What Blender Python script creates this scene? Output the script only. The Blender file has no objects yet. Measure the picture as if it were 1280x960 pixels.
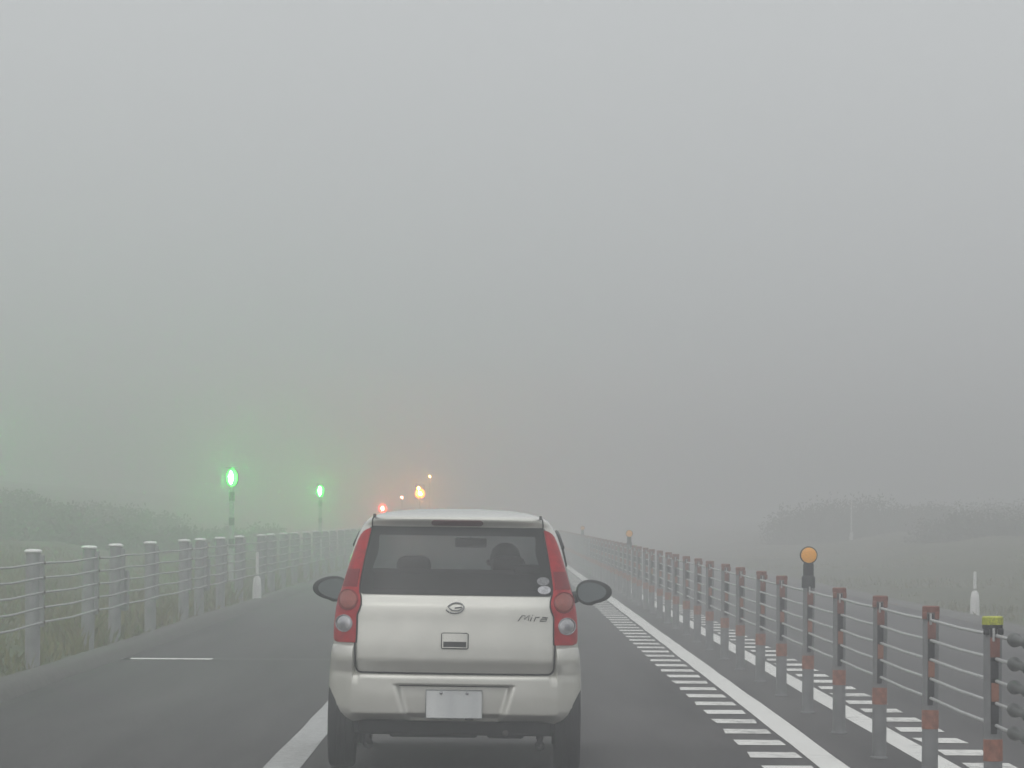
import bpy, bmesh, math, random
import numpy as np
from mathutils import Vector, Matrix
rad = math.radians
random.seed(7); rng = np.random.default_rng(7)
S = bpy.context.scene
COL = S.collection

# ------------------------------------------------------------------ camera
CAM_H = 1.47
cam = bpy.data.cameras.new('camera'); co = bpy.data.objects.new('camera', cam); COL.objects.link(co)
cam.sensor_width = 36.0; cam.lens = 36.0*5110/1280
cam.clip_start = 0.1; cam.clip_end = 4000
co.matrix_world = (Matrix.Translation((0, 0, CAM_H)) @ Matrix.Rotation(rad(-0.112), 4, 'Z')
                   @ Matrix.Rotation(rad(90+1.884), 4, 'X') @ Matrix.Rotation(rad(0.40), 4, 'Z'))
S.camera = co

# ------------------------------------------------------------------ sky
SUN_EL, SUN_AZ = 52.0, 205.0
w = bpy.data.worlds.new('World'); S.world = w; w.use_nodes = True
nt = w.node_tree; nt.nodes.clear()
def wn(t): return nt.nodes.new(t)
sky = wn('ShaderNodeTexSky'); sky.sky_type = 'NISHITA'; sky.sun_disc = False
sky.sun_elevation = rad(SUN_EL); sky.sun_rotation = rad(SUN_AZ); sky.dust_density = 6.0; sky.air_density = 1.0
hs = wn('ShaderNodeHueSaturation'); hs.inputs['Saturation'].default_value = 0.12
bgn = wn('ShaderNodeBackground'); bgn.inputs['Strength'].default_value = 0.02
# overcast cloud deck: brighter towards the zenith 0.54 + 0.46 sin e, light spread by the fog
tc = wn('ShaderNodeTexCoord'); sx = wn('ShaderNodeSeparateXYZ')
mx = wn('ShaderNodeMath'); mx.operation = 'MAXIMUM'; mx.inputs[1].default_value = 0.0
ma = wn('ShaderNodeMath'); ma.operation = 'MULTIPLY_ADD'; ma.inputs[1].default_value = 0.46; ma.inputs[2].default_value = 0.54
bgc = wn('ShaderNodeBackground'); bgc.inputs['Color'].default_value = (0.955, 0.99, 1.0, 1)
ms = wn('ShaderNodeMath'); ms.operation = 'MULTIPLY'; ms.inputs[1].default_value = 0.97
ad = wn('ShaderNodeAddShader'); wo = wn('ShaderNodeOutputWorld')
L = nt.links.new
L(sky.outputs[0], hs.inputs['Color']); L(hs.outputs[0], bgn.inputs['Color'])
L(tc.outputs['Generated'], sx.inputs[0]); L(sx.outputs['Z'], mx.inputs[0]); L(mx.outputs[0], ma.inputs[0])
L(ma.outputs[0], ms.inputs[0]); L(ms.outputs[0], bgc.inputs['Strength'])
L(bgn.outputs[0], ad.inputs[0]); L(bgc.outputs[0], ad.inputs[1]); L(ad.outputs[0], wo.inputs['Surface'])

sl = bpy.data.lights.new('sun', 'SUN'); sl.energy = 0.5; sl.angle = rad(80); sl.color = (1.0, 0.975, 0.94)
so = bpy.data.objects.new('sun', sl); COL.objects.link(so)
az, el = rad(SUN_AZ), rad(SUN_EL)
so.rotation_euler = Vector((math.sin(az)*math.cos(el), math.cos(az)*math.cos(el), math.sin(el))).to_track_quat('Z', 'Y').to_euler()
so.location = (0, 0, 30)

vs = S.view_settings; vs.view_transform = 'Standard'; vs.look = 'None'; vs.exposure = 0.0; vs.gamma = 1.0
vs.use_curve_mapping = False
S.render.engine = 'CYCLES'
cy = S.cycles; cy.use_denoising = True; cy.max_bounces = 8; cy.volume_bounces = 3; cy.transparent_max_bounces = 12
cy.sample_clamp_indirect = 8.0

# ------------------------------------------------------------------ materials
MATS = {}
def mat(name, col, rough=0.6, metal=0.0, var=0.0, vscale=6.0, bump=0.0, bscale=60.0, coat=0.0, spec=0.5, col2=None, detail=4.0, stretch=None):
    if name in MATS: return MATS[name]
    m = bpy.data.materials.new(name); m.use_nodes = True; t = m.node_tree; b = t.nodes['Principled BSDF']
    b.inputs['Base Color'].default_value = (*col, 1); b.inputs['Roughness'].default_value = rough
    b.inputs['Metallic'].default_value = metal; b.inputs['Coat Weight'].default_value = coat
    b.inputs['Coat Roughness'].default_value = 0.05
    b.inputs['Specular IOR Level'].default_value = spec
    if var > 0 or bump > 0:
        c = t.nodes.new('ShaderNodeTexCoord'); src = c.outputs['Object']
        if stretch:
            mp = t.nodes.new('ShaderNodeMapping'); mp.inputs['Scale'].default_value = stretch
            t.links.new(src, mp.inputs['Vector']); src = mp.outputs[0]
    if var > 0:
        n = t.nodes.new('ShaderNodeTexNoise'); n.inputs['Scale'].default_value = vscale; n.inputs['Detail'].default_value = detail
        n.inputs['Roughness'].default_value = 0.65
        r = t.nodes.new('ShaderNodeValToRGB')
        c2 = col2 if col2 else tuple(x*(1-var) for x in col)
        c1 = col if col2 else tuple(min(1, x*(1+var)) for x in col)
        r.color_ramp.elements[0].position = 0.32; r.color_ramp.elements[1].position = 0.68
        r.color_ramp.elements[0].color = (*c2, 1); r.color_ramp.elements[1].color = (*c1, 1)
        t.links.new(src, n.inputs['Vector']); t.links.new(n.outputs['Fac'], r.inputs[0]); t.links.new(r.outputs[0], b.inputs['Base Color'])
    if bump > 0:
        n2 = t.nodes.new('ShaderNodeTexNoise'); n2.inputs['Scale'].default_value = bscale; n2.inputs['Detail'].default_value = 3
        bp = t.nodes.new('ShaderNodeBump'); bp.inputs['Strength'].default_value = bump; bp.inputs['Distance'].default_value = 0.01
        t.links.new(src, n2.inputs['Vector']); t.links.new(n2.outputs['Fac'], bp.inputs['Height']); t.links.new(bp.outputs[0], b.inputs['Normal'])
    MATS[name] = m; return m
def glass(name, tint, rough=0.02, refl=1.0):
    m = bpy.data.materials.new(name); m.use_nodes = True; t = m.node_tree; t.nodes.clear()
    o = t.nodes.new('ShaderNodeOutputMaterial'); tr = t.nodes.new('ShaderNodeBsdfTransparent'); g = t.nodes.new('ShaderNodeBsdfGlossy')
    g.inputs['Roughness'].default_value = rough; tr.inputs['Color'].default_value = (*tint, 1)
    f = t.nodes.new('ShaderNodeFresnel'); f.inputs['IOR'].default_value = 1.5; x = t.nodes.new('ShaderNodeMixShader')
    t.links.new(f.outputs[0], x.inputs[0]); t.links.new(tr.outputs[0], x.inputs[1]); t.links.new(g.outputs[0], x.inputs[2])
    t.links.new(x.outputs[0], o.inputs['Surface']); MATS[name] = m; return m
def emit(name, col, strength):
    m = bpy.data.materials.new(name); m.use_nodes = True; b = m.node_tree.nodes['Principled BSDF']
    b.inputs['Base Color'].default_value = (*[c*0.3 for c in col], 1)
    b.inputs['Emission Color'].default_value = (*col, 1); b.inputs['Emission Strength'].default_value = strength
    b.inputs['Roughness'].default_value = 0.3; MATS[name] = m; return m

def road_mat():
    m = bpy.data.materials.new('asphalt'); m.use_nodes = True; t = m.node_tree; b = t.nodes['Principled BSDF']; N = t.nodes.new
    c = N('ShaderNodeTexCoord'); lk = t.links.new
    fine = N('ShaderNodeTexNoise'); fine.inputs['Scale'].default_value = 34; fine.inputs['Detail'].default_value = 8; fine.inputs['Roughness'].default_value = .7
    mp = N('ShaderNodeMapping'); mp.inputs['Scale'].default_value = (1.6, 0.10, 1)
    big = N('ShaderNodeTexNoise'); big.inputs['Scale'].default_value = 1.0; big.inputs['Detail'].default_value = 6; big.inputs['Roughness'].default_value = 0.6
    lk(c.outputs['Object'], fine.inputs['Vector']); lk(c.outputs['Object'], mp.inputs['Vector']); lk(mp.outputs[0], big.inputs['Vector'])
    r1 = N('ShaderNodeValToRGB'); r1.color_ramp.elements[0].position = .3; r1.color_ramp.elements[1].position = .72
    r1.color_ramp.elements[0].color = (.034, .0315, .032, 1); r1.color_ramp.elements[1].color = (.084, .078, .078, 1)
    r2 = N('ShaderNodeValToRGB'); r2.color_ramp.elements[0].position = .3; r2.color_ramp.elements[1].position = .75
    r2.color_ramp.elements[0].color = (.42, .42, .42, 1); r2.color_ramp.elements[1].color = (1.65, 1.65, 1.65, 1)
    mxr = N('ShaderNodeMix'); mxr.data_type = 'RGBA'; mxr.blend_type = 'MULTIPLY'; mxr.inputs[0].default_value = 1
    lk(big.outputs['Fac'], r1.inputs[0]); lk(fine.outputs['Fac'], r2.inputs[0]); lk(r1.outputs[0], mxr.inputs[6]); lk(r2.outputs[0], mxr.inputs[7])
    lk(mxr.outputs[2], b.inputs['Base Color'])
    b.inputs['Roughness'].default_value = .78; b.inputs['Specular IOR Level'].default_value = .22
    bp = N('ShaderNodeBump'); bp.inputs['Strength'].default_value = .5; bp.inputs['Distance'].default_value = .006
    lk(fine.outputs['Fac'], bp.inputs['Height']); lk(bp.outputs[0], b.inputs['Normal']); MATS['asphalt'] = m; return m
def paint_line_mat():
    m = bpy.data.materials.new('road_paint'); m.use_nodes = True; t = m.node_tree; b = t.nodes['Principled BSDF']; N = t.nodes.new
    c = N('ShaderNodeTexCoord'); lk = t.links.new
    n = N('ShaderNodeTexNoise'); n.inputs['Scale'].default_value = 9; n.inputs['Detail'].default_value = 8; n.inputs['Roughness'].default_value = .75
    lk(c.outputs['Object'], n.inputs['Vector'])
    r = N('ShaderNodeValToRGB'); e = r.color_ramp.elements
    e[0].position = .33; e[0].color = (.26, .255, .245, 1); e[1].position = .46; e[1].color = (.70, .69, .66, 1)
    k = r.color_ramp.elements.new(.75); k.color = (.80, .79, .765, 1)
    n2 = N('ShaderNodeTexNoise'); n2.inputs['Scale'].default_value = 1.1; n2.inputs['Detail'].default_value = 5
    oi = N('ShaderNodeObjectInfo'); m1 = N('ShaderNodeMath'); m1.operation = 'MULTIPLY_ADD'; m1.inputs[1].default_value = .16; m1.inputs[2].default_value = -.08
    m2 = N('ShaderNodeMath'); m2.operation = 'MULTIPLY_ADD'; m2.inputs[1].default_value = .30; m2.inputs[2].default_value = -.15
    a1 = N('ShaderNodeMath'); a2 = N('ShaderNodeMath')
    lk(c.outputs['Object'], n2.inputs['Vector']); lk(oi.outputs['Random'], m1.inputs[0]); lk(n2.outputs['Fac'], m2.inputs[0])
    lk(n.outputs['Fac'], a1.inputs[0]); lk(m1.outputs[0], a1.inputs[1]); lk(a1.outputs[0], a2.inputs[0]); lk(m2.outputs[0], a2.inputs[1])
    lk(a2.outputs[0], r.inputs[0]); lk(r.outputs[0], b.inputs['Base Color']); b.inputs['Roughness'].default_value = .7
    MATS['road_paint'] = m; return m

ASPH = road_mat(); LINE = paint_line_mat()
WORN = mat('worn_road_paint', (.36, .36, .355), .75, var=.25, vscale=14)
CONC = mat('kerb_asphalt', (.105, .102, .094), .9, var=.3, vscale=9, bump=.5, bscale=70)
SOIL = mat('soil_and_turf', (.085, .09, .036), .95, var=.4, vscale=.9, col2=(.042, .048, .02), detail=8, bump=.6, bscale=14)
GALV = mat('galvanised_steel', (.20, .203, .207), .6, .2, var=.18, vscale=9)
GALV2 = mat('weathered_galvanised_steel', (.29, .295, .295), .7, .1, var=.2, vscale=5)
ROPE = mat('wire_rope', (.42, .42, .415), .5, .3, var=.2, vscale=40)
BROWN = mat('brown_plastic', (.20, .082, .062), .65, var=.2, vscale=50)
BROWN2 = mat('orange_brown_plastic', (.27, .115, .075), .65, var=.2, vscale=60)
BLACKP = mat('black_plastic', (.022, .023, .026), .55, var=.15, vscale=30)
TAPE = mat('red_reflective_tape', (.27, .105, .066), .55, var=.30, vscale=30)
YTAPE = mat('yellow_tape', (.55, .58, .06), .5, var=.45, vscale=70, col2=(.22, .25, .03))
WHITE = mat('white_plastic', (.78, .78, .76), .5, var=.06, vscale=8)
ORANGE = mat('orange_reflector', (.95, .42, .06), .3, var=.1, vscale=60)

# ------------------------------------------------------------------ helpers
def link(name, me, m=None, parent=None, loc=None, smooth=False):
    o = bpy.data.objects.new(name, me); COL.objects.link(o)
    if m is not None and len(me.materials) == 0: me.materials.append(m)
    if parent is not None: o.parent = parent
    if loc is not None: o.location = loc
    if smooth:
        for p in me.polygons: p.use_smooth = True
    return o
def mesh(name, V, F, m=None, smooth=False):
    me = bpy.data.meshes.new(name); me.from_pydata([tuple(v) for v in V], [], F); me.update()
    if m is not None: me.materials.append(m)
    if smooth:
        for p in me.polygons: p.use_smooth = True
    return me
def empty(name, loc=(0, 0, 0), label=None, cat=None, group=None):
    o = bpy.data.objects.new(name, None); COL.objects.link(o); o.location = loc; o.empty_display_size = .1
    if label: tag(o, label, cat, group)
    return o
def tag(o, label=None, cat=None, group=None, kind=None):
    if label: o['label'] = label
    if cat: o['category'] = cat
    if group: o['group'] = group
    if kind: o['kind'] = kind
    return o
class MB:
    def __init__(s): s.V = []; s.F = []
    def box(s, c, d, bev=0.0):
        bm = bmesh.new(); bmesh.ops.create_cube(bm, size=1.0)
        for v in bm.verts: v.co = Vector((c[0]+v.co.x*d[0], c[1]+v.co.y*d[1], c[2]+v.co.z*d[2]))
        if bev > 0: bmesh.ops.bevel(bm, geom=list(bm.edges), offset=bev, segments=2, affect='EDGES', profile=.5)
        s.add(bm); return s
    def add(s, bm):
        k = len(s.V); bm.verts.index_update()
        s.V += [v.co.copy() for v in bm.verts]; s.F += [[v.index+k for v in f.verts] for f in bm.faces]; bm.free()
    def tube(s, P, r, n=8, caps=True):
        P = [Vector(p) for p in P]; k = len(s.V)
        rs = r if isinstance(r, (list, tuple)) else [r]*len(P)
        prev = None
        for i, p in enumerate(P):
            d = (P[min(i+1, len(P)-1)]-P[max(i-1, 0)]).normalized()
            a = Vector((0, 0, 1)) if abs(d.z) < .9 else Vector((1, 0, 0))
            if prev is not None: a = prev
            u = (a-d*a.dot(d)).normalized(); v = d.cross(u); prev = u
            for j in range(n):
                t = 2*math.pi*j/n; s.V.append(p+u*math.cos(t)*rs[i]+v*math.sin(t)*rs[i])
        for i in range(len(P)-1):
            for j in range(n):
                s.F.append([k+i*n+j, k+i*n+(j+1) % n, k+(i+1)*n+(j+1) % n, k+(i+1)*n+j])
        if caps: s.F.append([k+j for j in range(n)][::-1]); s.F.append([k+(len(P)-1)*n+j for j in range(n)])
        return s
    def lathe(s, prof, n=20, axis='Z', c=(0, 0, 0)):     # prof: (r, h) pairs
        k = len(s.V)
        for r, h in prof:
            for j in range(n):
                t = 2*math.pi*j/n; a, b = r*math.cos(t), r*math.sin(t)
                p = {'Z': (a, b, h), 'Y': (a, h, b), 'X': (h, a, b)}[axis]
                s.V.append(Vector((p[0]+c[0], p[1]+c[1], p[2]+c[2])))
        for i in range(len(prof)-1):
            for j in range(n): s.F.append([k+i*n+j, k+i*n+(j+1) % n, k+(i+1)*n+(j+1) % n, k+(i+1)*n+j])
        if prof[0][0] > 1e-4: s.F.append([k+j for j in range(n)])
        if prof[-1][0] > 1e-4: s.F.append([k+(len(prof)-1)*n+j for j in range(n)])
        return s
    def quad(s, a, b, c, d):
        k = len(s.V); s.V += [Vector(a), Vector(b), Vector(c), Vector(d)]; s.F.append([k, k+1, k+2, k+3]); return s
    def mesh(s, name, m, smooth=False, auto=None):
        me = mesh(name, s.V, s.F, m, smooth)
        bm = bmesh.new(); bm.from_mesh(me); bmesh.ops.recalc_face_normals(bm, faces=list(bm.faces)); bm.to_mesh(me); bm.free()
        if auto: 
            for p in me.polygons: p.use_smooth = True
            me.set_sharp_from_angle(angle=rad(auto))
        return me
    def build(s, name, m, parent=None, smooth=False, auto=None, loc=None):
        return link(name, s.mesh(name, m, smooth, auto), None, parent, loc)

def pchip(xs, ys):
    xs = np.array(xs, float); ys = np.array(ys, float); h = np.diff(xs); d = np.diff(ys)/h
    m = np.zeros_like(ys); m[0] = d[0]; m[-1] = d[-1]
    for i in range(1, len(xs)-1):
        if d[i-1]*d[i] > 0:
            w1 = 2*h[i]+h[i-1]; w2 = h[i]+2*h[i-1]; m[i] = (w1+w2)/(w1/d[i-1]+w2/d[i])
    def f(x):
        x = min(max(x, xs[0]), xs[-1]); i = min(int(np.searchsorted(xs, x, 'right'))-1, len(h)-1)
        t = (x-xs[i])/h[i]; t2 = t*t; t3 = t2*t
        return float((2*t3-3*t2+1)*ys[i]+(t3-2*t2+t)*h[i]*m[i]+(-2*t3+3*t2)*ys[i+1]+(t3-t2)*h[i]*m[i+1])
    return f

# ------------------------------------------------------------------ ground, road, markings, kerb
FARY = 420.0
gx = [-650, -300, -120, -60, -40, -30, -24, -20, -18, -16, -14.5, -13, -11.5, -10, -9, -8, -7.2, -6.5, -5.8, -5.2, -4.6, -4.12]
gxr = [7.1, 7.6, 8.3, 9.2, 10.5, 12.5, 15, 17.5, 21, 28, 40, 70, 150, 300, 650]
hl = pchip([-650, -40, -25, -18, -12, -8, -6.5, -5.0, -4.12], [4.6, 4.2, 2.9, 1.7, .75, .28, .14, .06, .05])
hr = pchip([7.1, 8.6, 13, 20, 40, 650], [.04, .12, .75, 1.25, 1.5, 1.6])
gy = [-100, -20, 0, 10, 20] + list(np.arange(24, 200, 3.0)) + [210, 230, 260, 300, 360, 450, 700, 1000, 1400]
V = []; F = []
for side in (0, 1):
    xs = gx if side == 0 else gxr; k0 = len(V)
    for y in gy:
        for i, x in enumerate(xs):
            z = (hl if side == 0 else hr)(x)
            inner = (i == len(xs)-1) if side == 0 else (i == 0)
            if not inner and abs(x) < 60:
                z += .10*math.sin(x*1.3+y*.21)*min(1, abs(abs(x)-4.1)/4)+random.uniform(-.05, .05)*min(1, abs(abs(x)-4.1)/2)
            V.append((x, y, z))
    n = len(xs)
    for j in range(len(gy)-1):
        for i in range(n-1): F.append([k0+j*n+i, k0+j*n+i+1, k0+(j+1)*n+i+1, k0+(j+1)*n+i])
# the bed below the road joins both verges
k = len(V)
V += [(-4.12, -100, -.06), (7.1, -100, -.06), (7.1, 1400, -.06), (-4.12, 1400, -.06)]; F.append([k, k+1, k+2, k+3])
tag(link('ground', mesh('ground', V, F, SOIL, True)), kind='structure')

V = []; F = []; xs = [-4.0, -2.5, -1, .5, 2, 3.5, 5, 6.2, 7.25]
ys = [-90, 0, 20, 40, 60, 90, 130, 200, 320, 600, 1390]
for y in ys:
    for x in xs: V.append((x, y, 0))
for j in range(len(ys)-1):
    for i in range(len(xs)-1): k = j*len(xs)+i; F.append([k, k+1, k+1+len(xs), k+len(xs)])
tag(link('road', mesh('road', V, F, ASPH)), kind='structure')

def strip(name, x0, x1, y0, y1, z, m, step=1.5, jit=.006):
    b = MB(); ys = np.arange(y0, y1+step, step); V = []; F = []
    for y in ys:
        V += [(x0+random.uniform(-jit, jit), y, z), (x1+random.uniform(-jit, jit), y, z)]
    for i in range(len(ys)-1): F.append([2*i, 2*i+1, 2*i+3, 2*i+2])
    return tag(link(name, mesh(name, V, F, m)), kind='structure')
lane_left = strip('road_line', -1.39, -1.18, -60, 330, .004, WORN)
lane_right = strip('road_line', 1.895, 2.075, -60, 330, .004, LINE)
lane_opp = strip('road_line', 2.56, 2.74, -60, 330, .004, LINE)
kerb_shade = strip('kerb_shade_strip', -3.905, -3.80, -20, 300, .004, mat('painted_kerb_shade', (.038, .036, .033), .85, var=.35, vscale=3), jit=.03)  # dark strip along the kerb foot, painted in as the kerb's shadow
def bars(parent, x0, x1, y0, n, skew):
    me0 = []
    for q in range(5):
        j = lambda: random.uniform(-.012, .012)
        V = [(x0+j(), 0+j(), 0), (x1+j(), skew+j(), 0), (x1+j(), .62+skew+j(), 0), (x0+j(), .62+j(), 0)]
        me0.append(mesh('rumble_bar', V, [[0, 1, 2, 3]], LINE))
    for i in range(n): link('rumble_bar', me0[i % 5], None, parent, (0, y0+i*1.42, .005))
bars(lane_right, 1.545, 1.850, 18.2, 95, 0.0)
bars(lane_opp, 2.790, 3.090, 18.6, 95, 0.0)
cross_line = strip('stop_bay_line', -3.93, -2.98, 41.95, 42.30, .004, LINE, step=.36, jit=0)
# asphalt repair strip continuing the cross line
tag(link('road_patch', mesh('road_patch', [(-2.97, 41.9, .004), (-1.42, 41.9, .004), (-1.42, 42.5, .004), (-2.97, 42.5, .004)], [[0, 1, 2, 3]],
    mat('patch_asphalt', (.062, .06, .058), .85, var=.2, vscale=30))), kind='structure')
# kerbs swept along both road edges
def kerb(name, prof, y0, y1):
    V = []; F = []; ys = np.arange(y0, y1, 2.0); n = len(prof)
    for y in ys:
        wob = .035*math.sin(y*.31)+random.uniform(-.012, .012)
        for (x, z) in prof: V.append((x+wob*.6, y, z+random.uniform(-.006, .006) if z > 0.01 else z))
    for j in range(len(ys)-1):
        for i in range(n-1): F.append([j*n+i, j*n+i+1, (j+1)*n+i+1, (j+1)*n+i])
    return tag(link(name, mesh(name, V, F, CONC, True)), kind='structure')
kerb('kerb', [(-3.90, -.01), (-3.935, .055), (-3.98, .105), (-4.04, .12), (-4.14, .118), (-4.22, .02)], -20, 300)
kerb('kerb', [(6.85, -.01), (6.89, .03), (6.94, .055), (7.0, .06), (7.15, .058), (7.27, -.03)], -20, 300)

# ------------------------------------------------------------------ haze
FOG = 0.0132
hz = MB().box((0, 650, 2.3), (1340, 1540, 9.2)).build('haze', None)
hm = bpy.data.materials.new('fog_air'); hm.use_nodes = True; t = hm.node_tree; t.nodes.clear()
ho = t.nodes.new('ShaderNodeOutputMaterial'); hv = t.nodes.new('ShaderNodeVolumePrincipled')
hv.inputs['Color'].default_value = (.86, .855, .875, 1); hv.inputs['Density'].default_value = FOG; hv.inputs['Anisotropy'].default_value = .72
t.links.new(hv.outputs[0], ho.inputs['Volume']); hz.data.materials.append(hm)
tag(hz, 'even grey fog filling the air over the road', 'fog', kind='stuff')

# ------------------------------------------------------------------ central wire rope barrier
BX = 2.34; BY0 = 19.45; BS = 2.965; NB = 52
CABZ = [.93, .82, .715, .61, .505]
barrier = empty('wire_rope_barrier', (BX, 0, 0), 'five-cable wire rope barrier on slim grey posts with red bands along the road centre', 'barrier')
def ring_mesh(name, prof, m, n=18, auto=40): return MB().lathe(prof, n).mesh(name, m, auto=auto)
post_me = MB().lathe([(.0445, -.1), (.0445, 1.0)], 20).mesh('post', GALV, auto=40)
base_me = MB().lathe([(.056, 0.0), (.056, .010), (.046, .014)], 16).mesh('base_collar', GALV, auto=40)
cap_b = MB().lathe([(.0, 1.008), (.040, 1.008), (.048, 1.003), (.048, .972), (.0455, .972)], 20)
cap_b.box((-.034, -.034, .955), (.026, .03, .040), .004).box((.034, -.034, .955), (.026, .03, .040), .004)
cap_me = cap_b.mesh('cap', BROWN, auto=35)
cap_y_b = MB().lathe([(.0, 1.022), (.046, 1.022), (.051, 1.016), (.051, .982), (.0455, .982)], 20)
cap_y = cap_y_b.mesh('cap', YTAPE, auto=35)
under_cap = MB().lathe([(.0485, .981), (.0485, .962), (.0455, .962)], 20).box((-.034, -.036, .950), (.026, .028, .03), .003).box((.034, -.036, .950), (.026, .028, .03), .003).mesh('cap_sleeve', BLACKP, auto=35)
tape_me = MB().lathe([(.0448, .335), (.0465, .337), (.0465, .437), (.0448, .439)], 20).mesh('reflective_band', TAPE, auto=35)
slot_me = MB().box((0, -.0425, .715), (.030, .008, .50), .002).mesh('slot', mat('slot_shadow', (.03, .03, .032), .8))
sp_me = []
for i in range(4):
    zc = (CABZ[i]+CABZ[i+1])/2; wd = [.046, .034, .036, .034][i]; dz = [.094, .086, .088, .086][i]
    sp_me.append(MB().box((.006, -.043, zc), (wd, .02, dz), .004).mesh('spacer', [BROWN, BLACKP, BROWN2, BLACKP][i], auto=35))
clip_me = MB().tube([(0, -.052, .905), (.0, -.056, .93), (0, -.05, .965)], .007, 8).mesh('cable_clip', ROPE, auto=50)
DELIN = (4, 19, 34)
for i in range(NB):
    y = BY0+i*BS; lx = random.uniform(-.008, .008)
    p = link('post', post_me, None, barrier, (lx, y, 0))
    p.rotation_euler = (random.uniform(-.011, .011), random.uniform(-.011, .011), random.uniform(-.15, .15))
    link('base_collar', base_me, None, p)
    if i == 0: link('cap', cap_y, None, p); link('cap_sleeve', under_cap, None, p)
    elif i not in DELIN: link('cap', cap_me, None, p)
    link('reflective_band', tape_me, None, p)
    if y < 110:
        link('slot', slot_me, None, p)
        for m_ in sp_me: link('spacer', m_, None, p)
        link('cable_clip', clip_me, None, p)
for zc in CABZ:
    P = []
    for i in range(-3, NB*2):
        y = BY0+i*BS/2
        P.append((.004, y, zc-(.006 if i % 2 else 0)))
    MB().tube(P, .0088, 8).build('cable', ROPE, barrier, auto=60)
    # turnbuckle fittings ahead of the yellow-capped post
    b = MB().lathe([(.010, 18.80), (.022, 18.79), (.031, 18.76), (.034, 18.72), (.030, 18.66), (.020, 18.62), (.020, 18.3), (.030, 18.26), (.030, 18.18), (.012, 18.12)], 14, 'Y', (.004, 0, zc))
    b.build('turnbuckle', mat('dark_cast_steel', (.085, .09, .085), .6, .3, var=.4, vscale=60), barrier, auto=40)
for n_, i in enumerate(DELIN):
    y = BY0+i*BS
    d = empty('delineator', (BX, y, 0), ['round orange delineator in a black holder on a near barrier post', 'pale orange delineator fading in fog farther along the centre barrier',
        'faintest delineator almost lost in fog on the centre barrier'][n_], 'delineator', 'orange delineators on the centre barrier')
    MB().lathe([(.052, .955), (.052, 1.035), (.045, 1.045), (.041, 1.05), (.041, 1.13), (.034, 1.155), (.0, 1.16)], 18).build('holder', BLACKP, d, auto=35)
    MB().lathe([(.0, -.020), (.062, -.020), (.0675, -.014), (.0675, .014), (.062, .02), (.0, .02)], 28, 'Y', (0, -.01, 1.205)).build('rim', BLACKP, d, auto=35)
    MB().lathe([(.0, -.039), (.03, -.038), (.05, -.036), (.059, -.032), (.059, -.026)], 28, 'Y', (0, -.01, 1.205)).build('lens', ORANGE, d, auto=35)

# ------------------------------------------------------------------ roadside guard cables
gpost = MB().lathe([(.07, -.2), (.07, 1.09), (.06, 1.10)], 18).mesh('post', GALV2, auto=40)
gcap = MB().lathe([(.072, 1.093), (.084, 1.098), (.084, 1.110), (.066, 1.124), (.0, 1.13)], 18).mesh('cap', WHITE, auto=40)
gbr = MB().box((.082, 0, .74), (.045, .075, .66), .006).mesh('cable_bracket', GALV2, auto=35)
gbolt = MB()
for zc in (1.0, .865, .73, .59, .455): gbolt.lathe([(.016, .1), (.016, .115), (.0, .117)], 8, 'X', (0, 0, zc))
gbolt = gbolt.mesh('bolt_row', mat('rusty_bolt', (.12, .09, .07), .8))
def guard_cable(x, side, ys, label, y0, y1, bigs=()):
    g = empty('guard_cable', (x, 0, 0), label, 'guard cable')
    for i, y in enumerate(ys):
        p = link('post', gpost, None, g, (random.uniform(-.02, .02), y, .03))
        p.rotation_euler = (random.uniform(-.012, .012), random.uniform(-.015, .015), 0 if side > 0 else math.pi)
        link('cap', gcap, None, p); link('cable_bracket', gbr, None, p); link('bolt_row', gbolt, None, p)
        if i in bigs:
            link('anchor_box', MB().box((.03, .22, .60), (.20, .24, .46), .02).mesh('anchor_box', GALV2, auto=35), None, p)
    for zc in (1.0, .865, .73, .59, .455):
        P = []
        for i in range(len(ys)-1):
            P += [(side*.105, ys[i], zc+.03), (side*.105, (ys[i]+ys[i+1])/2, zc+.015)]
        P.append((side*.105, ys[-1], zc+.03))
        P = [(side*.105, y0, zc+.03)]+P+[(side*.105, y1, zc+.03)]
        MB().tube(P, .0105, 8).build('cable', ROPE, g, auto=60)
    return g
ys = [28.0, 32.9, 37.7, 42.7, 46.0, 50.6, 55.6, 58.6, 62.8, 67.4, 73.2, 76.6, 80.8, 85.5, 90.4]
while ys[-1] < 165: ys.append(ys[-1]+4.75)
guard_cable(-4.34, 1, ys, 'guard cable with stout grey white-capped posts on the grassy verge by the kerb', 22, 170, bigs=(4, 7))

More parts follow.
